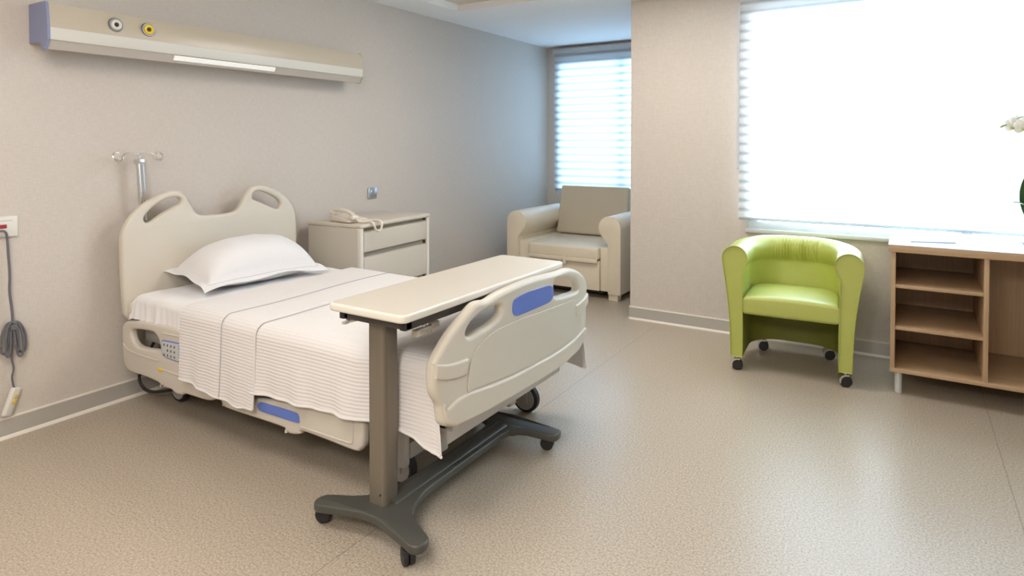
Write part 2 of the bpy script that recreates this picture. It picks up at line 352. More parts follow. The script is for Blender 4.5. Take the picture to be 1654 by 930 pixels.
RAIL1 = [(0.0831, 0.3972), (0.091, 0.4355), (0.1265, 0.4575), (0.2125, 0.474), (0.4092, 0.4883), (0.6526, 0.4871), (0.9041, 0.4716), (0.926, 0.3456), (0.9134, 0.2253), (0.8998, 0.2103), (0.8384, 0.1889), (0.6617, 0.1828), (0.6322, 0.1715), (0.5801, 0.1674), (0.5351, 0.1795), (0.4422, 0.1735), (0.4347, 0.1895), (0.3063, 0.1977), (0.1551, 0.1975), (0.1036, 0.2247), (0.0873, 0.2774)]
RAIL1_H = [(0.1771, 0.4121), (0.2115, 0.4293), (0.2951, 0.4379), (0.3843, 0.4404), (0.4314, 0.4171), (0.4461, 0.3644), (0.3905, 0.353), (0.3095, 0.3453), (0.2349, 0.346), (0.1898, 0.3685)]
RAIL2 = [(0.94, 0.231), (0.9666, 0.2487), (1.8219, 0.3598), (1.8482, 0.3296), (1.856, 0.3149), (1.8555, 0.2407), (1.8415, 0.2156), (1.8087, 0.1996), (1.6634, 0.2027), (1.5034, 0.2039), (1.4872, 0.1876), (1.4328, 0.1743), (1.3886, 0.1805), (1.3663, 0.1915), (0.9917, 0.1861), (0.9554, 0.2021)]
RAIL2_BLUE = [(1.22, 0.2523), (1.2285, 0.2641), (1.2522, 0.2723), (1.3673, 0.2765), (1.4666, 0.2774), (1.488, 0.2677), (1.4921, 0.2505), (1.4824, 0.2373), (1.3555, 0.2337), (1.2458, 0.2329), (1.2246, 0.2403)]
PANELCTL = [(0.4788, 0.4216), (0.6727, 0.4301), (0.6709, 0.3313), (0.515, 0.3344), (0.4753, 0.3406), (0.4681, 0.3608), (0.471, 0.4096)]
GROOVE = [(0.4375, 0.2718), (0.6247, 0.2678), (0.6698, 0.2662)]
# ---------------------------------------------------------------- room shell
CEIL = 2.53
def wall(name, boxes):
    bm = bmesh.new()
    for b in boxes: add_box(bm, *b)
    return struct(link(name, bm_mesh(bm), 'wall', smooth=False))
f = box('floor', -.1, 5.6, -3.5, 6.75, -.1, 0, 'floor'); struct(f)
wall('wall_left', [(-.12, 0, -3.5, 6.74, 0, 2.7)])
WX0, WX1, WZ0, WZ1 = 2.655, 5.25, .775, 2.36
wall('wall_window', [(1.76, WX0, 4.79, 4.99, 0, CEIL), (WX1, 5.5, 4.79, 4.99, 0, CEIL), (WX0, WX1, 4.79, 4.99, 0, WZ0), (WX0, WX1, 4.79, 4.99, WZ1, CEIL), (1.76, 1.90, 4.99, 6.74, 0, CEIL)])
AX0, AX1, AZ0, AZ1 = .145, 1.70, .80, 2.36
wall('wall_alcove', [(0, AX0, 6.62, 6.74, 0, CEIL), (AX1, 1.76, 6.62, 6.74, 0, CEIL), (AX0, AX1, 6.62, 6.74, 0, AZ0), (AX0, AX1, 6.62, 6.74, AZ1, CEIL)])
wall('wall_right', [(5.5, 5.62, -3.5, 4.99, 0, 2.7)])
wall('wall_rear', [(-.12, 5.6, -3.6, -3.5, 0, 2.7)])
# ceiling with a shallow tray
TX, TY, TZ = .365, 4.38, 2.585
bm = bmesh.new()
add_box(bm, -.12, TX, -3.5, 6.74, CEIL, 2.72); add_box(bm, TX, 5.6, TY, 6.74, CEIL, 2.72); add_box(bm, TX, 5.6, -3.5, TY, 2.66, 2.72)
struct(link('ceiling', bm_mesh(bm), 'ceiling', smooth=False))
bm = bmesh.new(); add_box(bm, TX, 5.6, -3.5, TY, TZ, 2.66)
struct(link('trim_1', bm_mesh(bm), 'tan', smooth=False))
# skirting: metal band with a light bead above and a light foot below
def skirting(name, p, q, nrm):
    root = None; bm = bmesh.new(); p, q, nrm = Vector(p), Vector(q), Vector(nrm)
    def strip(prof):
        a = [bm.verts.new(p + nrm * t + Vector((0, 0, z))) for t, z in prof]; b = [bm.verts.new(q + nrm * t + Vector((0, 0, z))) for t, z in prof]; n = len(prof)
        fs = [bm.faces.new((a[i], b[i], b[(i + 1) % n], a[(i + 1) % n])) for i in range(n)]
        fs += [bm.faces.new(a), bm.faces.new(b[::-1])]; return fs
    for fc in strip([(.0, .0), (.010, .0), (.010, .092), (0, .092)]): fc.material_index = 0
    for fc in strip([(0, .092), (.012, .092), (.012, .098), (.0, .100)]): fc.material_index = 1
    for fc in strip([(.010, .0), (.022, .0), (.020, .006), (.0102, .015)]): fc.material_index = 1
    me = bm_mesh(bm); o = bpy.data.objects.new(name, me); COL.objects.link(o)
    me.materials.append(M['base']); me.materials.append(M['base_edge']); return struct(o)
skirting('baseboard_left', (0, -3.5, 0), (0, 6.62, 0), (1, 0, 0))
skirting('baseboard_window', (1.76, 4.79, 0), (5.5, 4.79, 0), (0, -1, 0))
skirting('baseboard_corner', (1.76, 4.79, 0), (1.76, 6.62, 0), (-1, 0, 0))
skirting('baseboard_alcove', (0, 6.62, 0), (1.76, 6.62, 0), (0, -1, 0))

def window(name, x0, x1, z0, z1, y, fw, mull):
    bm = bmesh.new()
    add_box(bm, x0, x1, y - .02, y + .05, z0, z0 + fw, .004); add_box(bm, x0, x1, y - .02, y + .05, z1 - fw, z1, .004)
    add_box(bm, x0, x0 + fw, y - .018, y + .048, z0 + fw, z1 - fw, .004); add_box(bm, x1 - fw, x1, y - .018, y + .048, z0 + fw, z1 - fw, .004)
    for m_ in mull: add_box(bm, m_ - fw / 2, m_ + fw / 2, y - .016, y + .046, z0 + fw, z1 - fw, .004)
    o = struct(link(name, bm_mesh(bm), 'wframe'))
    g = box('pane', x0 + fw * .5, x1 - fw * .5, y + .012, y + .018, z0 + fw * .5, z1 - fw * .5, 'glass', o); g['kind'] = 'structure'
    return o
window('window_1', AX0, AX1, AZ0, AZ1, 6.66, .05, [.95])
wn = window('window_2', WX0, WX1, WZ0, WZ1, 4.83, .062, [3.95])
sill = box('window_sill', WX0 - .012, WX1 + .01, 4.768, 4.82, WZ0 - .016, WZ0 + .012, 'wframe', wn, .003); sill['kind'] = 'structure'

# ---------------------------------------------------------------- blinds
def blind(label, x0, x1, zb, zt, y, pitch, amp, cord_x=None, rail_h=.06):
    t = thing('window_blind', label, 'blind', ((x0 + x1) / 2, y, zb))
    nz = int((zt - zb) / pitch * 8); nx = 24
    def fn(u, v):
        z = lerp(zb + .012, zt - rail_h, v); ph = (z - zb) / pitch % 1
        x = lerp(x0, x1, u)
        return Vector((x, y - amp * math.sin(math.pi * ph) ** .8 + .0015 * math.sin(x * 3 + z * 5), z - .012 * 0))
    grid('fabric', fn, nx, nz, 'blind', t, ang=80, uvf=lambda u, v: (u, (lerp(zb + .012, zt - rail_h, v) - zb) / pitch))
    box('head_rail', x0 - .012, x1 + .012, y - .045, y + .03, zt - rail_h, zt, 'rail', t, .006)
    box('bottom_rail', x0, x1, y - .009, y + .009, zb - .004, zb + .018, 'blind', t, .005)
    if cord_x:
        bm = bmesh.new()
        pts = [(cord_x, y - .01, zt - .1)] + [(cord_x + .0015 * math.sin(k), y - .01, lerp(zt - .1, 1.23, k / 14)) for k in range(1, 15)]
        add_tube(bm, pts, .0035, 6); add_tube(bm, [(p[0] + .012, p[1] - .012, p[2]) for p in pts], .0035, 6)
        add_lathe(bm, [(.004, 0), (.008, .005), (.008, .03), (.004, .035)], (cord_x + .006, y - .016, 1.215), n=10)
        link('pull_cord', bm_mesh(bm), 'rail', t)
    return t
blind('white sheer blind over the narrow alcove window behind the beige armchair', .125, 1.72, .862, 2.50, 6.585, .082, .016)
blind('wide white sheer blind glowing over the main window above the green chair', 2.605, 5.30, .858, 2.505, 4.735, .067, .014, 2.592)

# ---------------------------------------------------------------- wall lamp unit above the bed
L0, L1 = 1.384, 3.43
t = thing('bedhead_lamp_unit', 'long beige bedhead light unit mounted on wall above the bed', 'wall lamp', (0, 2.4, 1.88))
front = [(.004, 2.068), (.10, 2.070), (.172, 2.066), (.180, 2.035), (.187, 2.0), (.190, 1.975), (.1915, 1.951), (.150, 1.951), (.004, 1.951)]
def yz_prism(name, poly, y0, y1, m, par): return prism(name, poly, y0, y1, m, par, plane='XZ', ang=25)
yz_prism('front_shell', front, L0 + .012, L1 - .01, 'lampb', t)
yz_prism('lower_band', [(.12, 1.9505), (.192, 1.9505), (.1915, 1.90), (.188, 1.892), (.12, 1.892)], L0 + .012, L1 - .01, 'lampw', t)
yz_prism('underside', [(.004, 1.9505), (.1195, 1.9505), (.1195, 1.8915), (.182, 1.8915), (.158, 1.850), (.128, 1.851), (.113, 1.8865), (.004, 1.8865)], L0 + .012, L1 - .01, 'lampu', t)
# lit stretch of the diffuser: sits in the sloping lip
d = Vector((.158 - .182, 1.850 - 1.8915)).normalized(); nn = Vector((-d.y, d.x))
if nn.x < 0: nn = -nn
P = lambda s, h: ((Vector((.182, 1.8915)) + d * s + nn * h).x, (Vector((.182, 1.8915)) + d * s + nn * h).y)
o = yz_prism('lit_diffuser', [P(.004, .0005), P(.034, .0005), P(.030, .006), P(.008, .006)], 2.0, 2.66, 'tube', t)
for y0, y1, mm in ((L0, L0 + .012, 'lampend'), (L1 - .01, L1, 'lampb')):
    ec = yz_prism('end_cap', [(.002, 2.073), (.172, 2.073), (.180, 2.058), (.1885, 2.0), (.1935, 1.95), (.1935, 1.892), (.163, 1.846), (.128, 1.846), (.113, 1.8845), (.002, 1.8845)], y0, y1, mm, t)
    if mm == 'lampend': ec['label'] = 'blue-grey end cap'
    else:
        for v in ec.data.vertices: v.co.x *= .985; v.co.z = .08 + (v.co.z - .08) * .985
for y, z, key in ((1.690, 2.006, 'white'), (1.853, 2.006, 'yellow')):
    tp = lathe('gas_outlet', [(.036, -.012), (.036, .006), (.033, .011), (.028, .011), (.0275, .006), (.001, .006)], (.186, y, z), 'outring', t, 'X', 32)
    lathe('outlet_ring', [(.026, .004), (.026, .013), (.022, .016), (.012, .014), (.011, .004)], (.186, y, z), key, tp, 'X', 28)
    lathe('outlet_socket', [(.0105, .005), (.0105, .0145), (.001, .0145)], (.186, y, z), 'hole', tp, 'X', 6)

# ---------------------------------------------------------------- hospital bed
bed = thing('hospital_bed', 'beige adjustable hospital bed with blue grip panels standing head to the wall', 'bed', (1.2, 2.29, 0))
def down(o, z0, x_pairs): pass
hb = sm2(HB_OUT, 5, False) + [(2.856, .60), (2.85, .50), (2.80, .44), (1.79, .44), (1.742, .50), (1.735, .62), (1.731, .72)]
plate('headboard', hb, [sm2(HB_H1), sm2(HB_H2)], .12, .044, .016, 'bed', bed, cuts=0, res=4)
FX = lambda y: -.03 * ((y - 2.28) / .6) ** 2
fb = plate('footboard', sm2(FB_OUT), [sm2(FB_H1), sm2(FB_H2)], 2.268, .046, .018, 'bed', bed, bow=FX, cuts=30, res=4)
plate('grip_panel', sm2(FB_BLUE), [], 2.2915, .006, .0015, 'blue', bed, bow=FX, cuts=10)['label'] = 'blue oval inset panel in the footboard'
pan = sm2(FB_PANEL, 4)
cy_, cz_ = sum(p[0] for p in pan) / len(pan), sum(p[1] for p in pan) / len(pan)
plate('panel_groove', pan, [], 2.2900, .004, .0005, 'groove', fb, bow=FX, cuts=20)
plate('raised_panel', [(cy_ + (a - cy_) * .9965, cz_ + (b - cz_) * .988) for a, b in pan], [], 2.2895, .009, .002, 'bed', fb, bow=FX, cuts=20)
plate('lower_skirt', sm2([(1.745, .472), (1.80, .490), (1.855, .4925)] + FB_SKIRT[2:], 4), [], 2.284, .030, .010, 'bed', fb, bow=FX, cuts=24)
plate('corner_bumper', FB_BUMP, [], 2.283, .036, .008, 'bed', fb, bow=FX, cuts=3)
plate('corner_bumper', [(4.605 - a, b) for a, b in FB_BUMP][::-1], [], 2.283, .036, .008, 'bed', fb, bow=FX, cuts=3)
# near side rails, lowered
r1 = plate('side_rail', sm2(RAIL1, 4), [sm2(RAIL1_H, 4)], 1.772, .04, .015, 'bed_rail', bed, plane='XZ', res=4)
cp = plate('control_panel', [(.470, .362), (.470, .409), (.480, .4205), (.673, .430), (.671, .3313), (.515, .334), (.480, .342)], [], 1.7505, .004, .001, 'blue', r1, plane='XZ'); cp['label'] = 'blue-edged button panel in the rail'
plate('panel_face', [(.476, .364), (.476, .408), (.484, .415), (.668, .4245), (.667, .337), (.516, .339), (.484, .347)], [], 1.7488, .004, .001, 'lcd', cp if False else r1, plane='XZ')
for i in range(4):
    for j in range(3):
        if (i, j) == (0, 1): continue
        x = .498 + .030 * i; z = .400 - .025 * j + .0005 * i
        box('panel_button', x - .0045, x + .0045, 1.7450, 1.7475, z - .0055, z + .0055, 'ink', r1, .001, 1)
lathe('power_button', [(.009, 0), (.009, .0035), (.001, .0045)], (.498, 1.7475, .377), 'ledg', r1, 'Y', 14)
for z in (.355, .389): box('position_key', .628, .662, 1.7440, 1.7478, z, z + .031, 'blue', r1, .003)
box('yellow_latch_mark', .436, .470, 1.746, 1.756, .258, .272, 'yellow', r1, .002)
tube('release_handle', [(.44, 1.756, .268), (.55, 1.754, .2675), (.90, 1.754, .262)], .006, 'bed_rail', r1, 8)
tube('moulded_ridge', catmull([(.100, 1.7525, .338), (.135, 1.7515, .318), (.20, 1.7515, .307), (.30, 1.7515, .305), (.42, 1.7515, .306), (.442, 1.7515, .312)], 5), .004, 'bed_rail', r1, 8)
tube('moulded_ridge', catmull([(.470, 1.7525, .452), (.60, 1.7515, .458), (.75, 1.7515, .458)], 5), .004, 'bed_rail', r1, 8)
r2 = plate('side_rail', sm2(RAIL2, 4), [], 1.772, .04, .014, 'bed_rail', bed, plane='XZ', res=4)
plate('blue_grip', sm2(RAIL2_BLUE), [], 1.7505, .005, .0015, 'blue', r2, plane='XZ')['label'] = 'blue oval inset in the foot-end rail'
tube('moulded_ridge', catmull([(1.50, 1.752, .328), (1.62, 1.7515, .335), (1.765, 1.7515, .338), (1.798, 1.7515, .325), (1.803, 1.7515, .27), (1.800, 1.7515, .24), (1.780, 1.7515, .228), (1.62, 1.7515, .226), (1.50, 1.7515, .225)], 5), .0035, 'bed_rail', r2, 8)
# far side rails, mirrored
for out, hol in ((RAIL1, [RAIL1_H]), (RAIL2, [])):
    plate('side_rail', sm2(out, 3), [sm2(h, 3) for h in hol], 2.835, .04, .015, 'bed_rail', bed, plane='XZ')
# deck, base frame and lifting arms
bm = bmesh.new()
add_box(bm, .20, 2.19, 1.83, 2.80, .40, .46, .01)
for y in (1.84, 2.75): add_box(bm, .15, 2.22, y, y + .04, .34, .40, .006)
link('mattress_deck', bm_mesh(bm), 'grey_plastic', bed)
box('foot_crossmember', 2.12, 2.20, 1.84, 2.74, .285, .40, 'grey_plastic', bed, .012)
box('head_crossmember', .10, .17, 1.755, 2.82, .50, .56, 'bed_rail', bed, .012)
bm = bmesh.new()
for y in (2.02, 2.56): add_box(bm, .25, 2.02, y, y + .06, .13, .19, .008)
for x in (.28, 1.86): add_box(bm, x, x + .08, 1.93, 2.80, .125, .195, .01)
link('base_frame', bm_mesh(bm), 'grey_plastic', bed)
for x0, x1 in ((.55, .78), (1.62, 1.86)):
    for y in (2.06, 2.54):
        bm = bmesh.new(); add_tube(bm, [(x0, y, .17), (x1, y, .42)], .022, 12); add_tube(bm, [(x0 + .02, y, .20), (x1 + .08, y, .24), (x1 + .02, y, .40)], .014, 10)
        link('lifting_arm', bm_mesh(bm), 'frame', bed)
box('motor_housing', .30, .48, 2.0, 2.2, .20, .36, 'orange' if False else 'grey_plastic', bed, .02)
box('orange_cover', 1.93, 2.02, 1.86, 1.90, .27, .345, 'orange', bed, .01)
box('wheel_cover', 1.83, 1.97, 1.86, 1.90, .12, .30, 'grey_plastic', bed, .015)
def bed_caster(x, y):
    c = lathe('caster', [(.055, -.020), (.068, -.020), (.075, -.012), (.075, .012), (.068, .020), (.055, .020)], (x, y, .075), 'dark', bed, 'Y', 36)
    lathe('wheel_disc', [(.010, -.024), (.058, -.021), (.064, -.016), (.064, .016), (.058, .021), (.010, .024)], (x, y, .075), 'wheelgrey', c, 'Y', 32)
    bm = bmesh.new(); add_tube(bm, [(x, y, .075), (x - .012, y, .10), (x - .02, y, .14)], [.018, .024, .028], 12); add_box(bm, x - .05, x + .02, y - .03, y - .022, .055, .15, .003); add_box(bm, x - .05, x + .02, y + .022, y + .03, .055, .15, .003)
    link('fork', bm_mesh(bm), 'wheelgrey', c)
for x, y in ((.285, 1.955), (1.87, 1.955), (1.95, 2.83), (.30, 2.75)): bed_caster(x, y)
bm = bmesh.new()
def rr_mattress(x0, x1, y0, y1, z0, z1, r): add_box(bm, x0, x1, y0, y1, z0, z1, r, 5)
rr_mattress(.16, 2.185, 1.785, 2.845, .462, .598, .035)
mt = link('mattress', bm_mesh(bm), 'sheet', bed, ang=60)
tube('power_cable', catmull([(.12, 1.96, .45), (.115, 1.90, .30), (.09, 1.86, .20), (.085, 1.84, .12), (.12, 1.85, .065), (.20, 1.87, .06), (.30, 1.93, .08), (.42, 2.05, .13)], 6), .008, 'dark', bed, 8)
tube('power_cable', catmull([(.30, 1.95, .46), (.24, 1.92, .40), (.20, 1.90, .33), (.19, 1.92, .24), (.28, 2.0, .2)], 6), .007, 'dark', bed, 8)

# loose fitted sheet over the head end of the mattress
def sheet_fn(u, v):
    x = lerp(.150, .80, u)
    # path across the bed
    W0, W1, zt, h = 1.772, 2.858, .603, .132; r = .035
    L = [0, h - r, h - r + r * 1.57, h - r + r * 1.57 + (W1 - W0 - 2 * r)]; tot = L[3] + r * 1.57 + h - r
    s = v * tot; zb = zt - h
    if s < L[1]: y, z = W0, zb + s
    elif s < L[2]: a = (s - L[1]) / r; y, z = W0 + r - r * math.cos(a), zt - r + r * math.sin(a)
    elif s < L[3]: y, z = W0 + r + (s - L[2]), zt
    else:
        q = s - L[3]
        if q < r * 1.57: a = q / r; y, z = W1 - r + r * math.sin(a), zt - r + r * math.cos(a)
        else: y, z = W1, zt - r - (q - r * 1.57)
    side = 1 - min(1, abs(z - zb) / h) if z < zt - .02 else 0
    y += (-1 if y < 2.3 else 1) * side * (.008 * math.sin(x * 47 + 2 * math.sin(x * 19)) + .004 * math.sin(x * 130) + .006)
    z += .003 * math.sin(x * 31 + y * 11) * math.sin(y * 17 + x * 5) - side * .012 * math.sin(x * 23)
    if u < .08: z = z - (1 - u / .08) ** 2 * .025 * (1 if z > .55 else .2)
    return Vector((x, y, z))
sh = grid('bed_sheet', sheet_fn, 60, 160, 'sheet'); own_origin(sh, (.16, 2.3, .603))
tag(sh, 'plain white cotton sheet covering the head end of the mattress', 'sheet')

# waffle blanket
def zb_main(s): return interp([(.66, .30), (.98, .31), (1.22, .318), (1.64, .335), (1.93, .345), (2.05, .338), (2.12, .325), (2.19, .293), (2.25, .282), (2.31, .285)], s)
def zb_flap(s): return interp([(.66, .273), (.80, .262), (.98, .245), (1.05, .236), (1.13, .232), (1.20, .246), (1.24, .25)], s)
def blanket_fn(s, v, zbf, off=0):
    y0 = interp([(0, 1.733), (1.84, 1.733), (1.93, 1.768), (2.4, 1.768)], s) - off
    y1 = 2.872 + interp([(0, 0), (1.9, 0), (2.2, .085)], s) + off; zt = .614 + off; r = .055
    zlo = zbf(s); zfar = .30 + interp([(0, .03), (1.9, .03), (2.2, -.06)], s)
    h0 = zt - r - zlo; h1 = zt - r - zfar; top = (y1 - y0 - 2 * r)
    tot = h0 + r * 1.57 * 2 + top + h1; q = v * tot
    if q < h0: y, z = y0, zlo + q; t = 1 - q / h0
    elif q < h0 + r * 1.57: a = (q - h0) / r; y, z = y0 + r - r * math.cos(a), zt - r + r * math.sin(a); t = 0
    elif q < h0 + r * 1.57 + top: y, z = y0 + r + q - h0 - r * 1.57, zt; t = 0
    elif q < h0 + r * 3.14 + top: a = (q - h0 - r * 1.57 - top) / r; y, z = y1 - r + r * math.sin(a), zt - r + r * math.cos(a); t = 0
    else: d_ = q - h0 - r * 3.14 - top; y, z = y1, zt - r - d_; t = d_ / h1
    sg = -1 if y < 2.3 else 1
    w_ = .007 * math.sin(s * 21 + 1.5) + .005 * math.sin(s * 47)
    if s > 1.95: w_ *= .5
    y += sg * (t ** 1.5) * (w_ + .004)
    z += .002 * math.sin(s * 9 + y * 7) * (1 - t)
    x = s
    if s > 2.17:
        e = s - 2.17; x = 2.17 + .045 * (1 - math.exp(-e / .045)) + .02 * t * e / .14; z -= max(0, e - .02) * (1 - t)
        if t == 0: pass
    else: x += .012 * t * math.sin(s * 5)
    return Vector((x, y, z)), q
def make_cloth(name, s0, s1, zbf, off, m, ns, nv, parent=None, th=0):
    def fn(u, v):
        edge = lerp(s0, s1, u); e = 1e-3
        p, q = blanket_fn(edge, v, zbf, off); p2 = blanket_fn(edge, min(v + e, 1), zbf, off)[0] if v < .5 else p
        p1 = p if v < .5 else blanket_fn(edge, v - e, zbf, off)[0]
        d_ = p2 - p1; n_ = Vector((0, -d_.z, d_.y)); n_ = n_.normalized() if n_.length > 0 else Vector((0, 0, 1))
        q0 = q - (.614 + off - .055 - zbf(edge))
        return p - n_ * (-.0010 * math.sin(q0 * 2 * math.pi * 68) * (.8 + .2 * math.sin(edge * 2 * math.pi * 30)))
    return grid(name, fn, ns, nv, m, parent, uvf=lambda u, v: (lerp(s0, s1, u), v * 1.75), ang=75, thick=-th)
bl = thing('waffle_blanket', 'white waffle-weave blanket draped over the foot half of the hospital bed', 'blanket', (1.4, 2.3, .61))
make_cloth('main_sheet', .70, 2.31, zb_main, 0, 'waffle', 150, 760, bl)
fl = make_cloth('folded_band', .672, 1.238, zb_flap, .005, 'waffle', 60, 800, bl, .003)
for s in (.995,):
    tube('stitched_seam', [blanket_fn(s + .012 * math.sin(k * .05), k / 120, zb_flap, .0100)[0] for k in range(121)], .0022, 'thread', fl, 6)
tube('band_edge', [blanket_fn(1.238, k / 120, zb_flap, .0055)[0] for k in range(121)], .0045, 'hem', fl, 6)
tube('bottom_hem', [blanket_fn(lerp(.672, 1.236, k / 60), 0, zb_flap, .0065)[0] for k in range(61)], .0055, 'hem', fl, 8)
tube('bottom_hem', [blanket_fn(lerp(1.22, 2.30, k / 90), 0, zb_main, .002)[0] for k in range(91)], .0055, 'hem', bl, 8)

# pillow with a flat flange
def pillow_side(top):
    def fn(u, v):
        a, b = u * 2 - 1, v * 2 - 1                     # a along the long side, b front to back
        Lx, Ly = .385, .222; fl_ = .042
        X, Y = a * (Lx), b * (Ly)
        ia, ib = abs(X) / (Lx - fl_), abs(Y) / (Ly - fl_)
        pinch = 1 - .05 * (1 - abs(b)) * 0
        h = 0
        if ia < 1 and ib < 1: h = ((1 - ia ** 2.6) * (1 - ib ** 2.4)) ** .52
        H = (.168 if top else -.078) * h
        H += .0035 * math.sin(X * 38 + 3 * Y) * math.sin(Y * 27 + 1) * h
        droop = -.012 * (abs(a) ** 3 + abs(b) ** 3) - .014 * (abs(a) * abs(b)) ** 3 + .007 * math.sin(a * 6) * (abs(b) ** 6) + .006 * math.sin(b * 7 + 1) * abs(a) ** 6
        cx_ = 1 - .055 * (1 - abs(a) ** 2) * 0; k = 1 - .05 * (1 - b * b) * abs(a) ** 4; k2 = 1 - .06 * (1 - a * a) * abs(b) ** 4
        return Vector((-Y * k2, X * k, H + droop + (.0015 if top else -.0015)))
    return fn
bm = bmesh.new(); NU, NV = 90, 64
for top in (True, False):
    fn = pillow_side(top); V = [[bm.verts.new(fn(i / NU, j / NV)) for j in range(NV + 1)] for i in range(NU + 1)]
    for i in range(NU):
        for j in range(NV):
            q = (V[i][j], V[i + 1][j], V[i + 1][j + 1], V[i][j + 1]); bm.faces.new(q if not top else q[::-1])
    if top: T = V
    else:
        B = V
for ring in ([(i, 0) for i in range(NU)] + [(NU, j) for j in range(NV)] + [(i, NV) for i in range(NU, 0, -1)] + [(0, j) for j in range(NV, 0, -1)],):
    n = len(ring)
    for k in range(n):
        i, j = ring[k]; i2, j2 = ring[(k + 1) % n]; bm.faces.new((T[i][j], T[i2][j2], B[i2][j2], B[i][j]))
pl_ = link('pillow', bm_mesh(bm), 'pillow', ang=80)
pl_.location = (.385, 2.315, .694); pl_.rotation_euler = (R(0), R(7), R(-4))
fn = pillow_side(True); c0, c1 = .345 / .385 / 1, .180 / .222; loop = []
for (a0, b0), (a1, b1) in (((-c0, -c1), (c0, -c1)), ((c0, -c1), (c0, c1)), ((c0, c1), (-c0, c1)), ((-c0, c1), (-c0, -c1))):
    for k in range(20): loop.append(fn((lerp(a0, a1, k / 20) + 1) / 2, (lerp(b0, b1, k / 20) + 1) / 2) + Vector((0, 0, .0005)))
se_ = tube('flange_stitching', loop, .0014, 'thread', None, 6, closed=True); se_.parent = pl_
tag(pl_, 'white pillow with flanged border resting against the beige headboard', 'pillow')

# drip pole clipped behind the headboard corner
iv = thing('drip_pole', 'chrome drip pole with two curled hooks behind the headboard', 'drip pole', (.07, 1.875, .50))
tube('lower_tube', [(.062, 1.905, .50), (.066, 1.872, 1.02)], .012, 'steel', iv, 14)
tube('upper_tube', [(.066, 1.873, 1.0), (.070, 1.853, 1.305)], .0105, 'steel', iv, 14)
tube('side_rod', [(.070, 1.896, .98), (.074, 1.876, 1.290)], .0055, 'steel', iv, 8)
box('collar', .054, .090, 1.838, 1.884, 1.288, 1.315, 'steel', iv, .006)
box('clamp', .045, .090, 1.885, 1.925, .56, .60, 'dark', iv, .006)
for sg in (-1, 1):
    pts = [(.072, 1.856, 1.315), (.072, 1.856, 1.338), (.072, 1.856 + sg * .02, 1.344), (.072, 1.856 + sg * .065, 1.346), (.074, 1.856 + sg * .080, 1.335), (.078, 1.856 + sg * .088, 1.315), (.082, 1.856 + sg * .105, 1.307), (.080, 1.856 + sg * .126, 1.316), (.074, 1.856 + sg * .132, 1.334), (.066, 1.856 + sg * .118, 1.350), (.064, 1.856 + sg * .098, 1.348)]
    tube('hook', catmull(pts, 6), .0048, 'steel', iv, 8)

# ---------------------------------------------------------------- overbed table
TXc = 2.043
tb = thing('overbed_table', 'wheeled overbed table with cream top and grey column across the bed', 'table', (TXc, 2.1, 0))
def rrect(x0, x1, y0, y1, r, n=6):
    o = []
    for cx_, cy2, a0 in ((x1 - r, y0 + r, -90), (x1 - r, y1 - r, 0), (x0 + r, y1 - r, 90), (x0 + r, y0 + r, 180)):
        for k in range(n + 1): a = R(a0 + 90 * k / n); o.append((cx_ + r * math.cos(a), cy2 + r * math.sin(a)))
    return o
top = plate('tabletop', rrect(1.877, 2.239, 1.556, 2.705, .030), [], .8215, .028, .008, 'tedge', tb, plane='XY', res=4)
plate('laminate_surface', rrect(1.886, 2.230, 1.565, 2.696, .024), [], .8353, .0016, .0003, 'ttop', top, plane='XY')
bm = bmesh.new()
for x in (1.905, 2.180): add_box(bm, x, x + .032, 1.600, 2.62, .772, .807, .003)
for y in (1.600, 2.10, 2.59): add_box(bm, 1.905, 2.212, y, y + .03, .774, .807, .003)
add_box(bm, 1.94, 2.10, 1.62, 1.80, .765, .807, .004)
link('top_frame', bm_mesh(bm), 'frame', tb)
for x in (1.904, 2.190): box('frame_end', x, x + .023, 1.592, 1.600, .774, .805, 'dark', tb, .002)
tube('tilt_bracket', catmull([(1.915, 1.62, .772), (1.918, 1.62, .757), (1.90, 1.62, .750)], 4), .006, 'wheelgrey', tb, 8)
tube('tilt_rod', [(1.895, 1.615, .750), (1.955, 1.64, .768)], .006, 'bed', tb, 8)
lv = box('release_lever', 2.155, 2.182, 1.690, 1.775, .722, .747, 'bed', tb, .005)
box('lever_slot', 2.181, 2.1835, 1.708, 1.752, .729, .741, 'lampu', lv, .001)
box('lever_tip', 2.157, 2.179, 1.777, 1.822, .730, .753, 'bed', tb, .005)
tube('lever_bracket', catmull([(2.172, 1.735, .749), (2.177, 1.75, .765), (2.18, 1.78, .774), (2.182, 1.81, .776)], 4), .005, 'steel', tb, 8)
bm = bmesh.new(); pr_ = rrect(1.968, 2.046, 1.664, 1.748, .016, 5)
add_prism(bm, pr_, .095, .775, 'XY'); col_ = link('column', bm_mesh(bm), 'column', tb, ang=50)
box('column_groove', 1.9665, 1.9695, 1.700, 1.712, .11, .76, 'frame', col_)
box('inner_profile', 2.0455, 2.0475, 1.684, 1.728, .10, .76, 'column', col_, .0005)
lathe('screw', [(.004, 0), (.004, -.002), (.001, -.003)], (2.03, 1.6645, .135), 'dark', col_, 'Y', 10)
half = [(0, 1.600), (.05, 1.597), (.11, 1.582), (.18, 1.564), (.226, 1.553), (.254, 1.576), (.246, 1.622), (.19, 1.650), (.11, 1.695), (.07, 1.79), (.056, 1.90), (.056, 2.36), (.075, 2.43), (.12, 2.468), (.235, 2.480), (.262, 2.505), (.258, 2.548), (.235, 2.562), (.12, 2.566), (0, 2.572)]
outl = [(TXc + a, b) for a, b in half] + [(TXc - a, b) for a, b in half[::-1][1:-1]]
bs = plate('base', sm2(outl, 2), [], .084, .031, .007, 'tbase', tb, plane='XY', res=3)
for v in bs.data.vertices:
    dx = abs(v.co.x); v.co.z -= .008 * min(1, dx / .24)
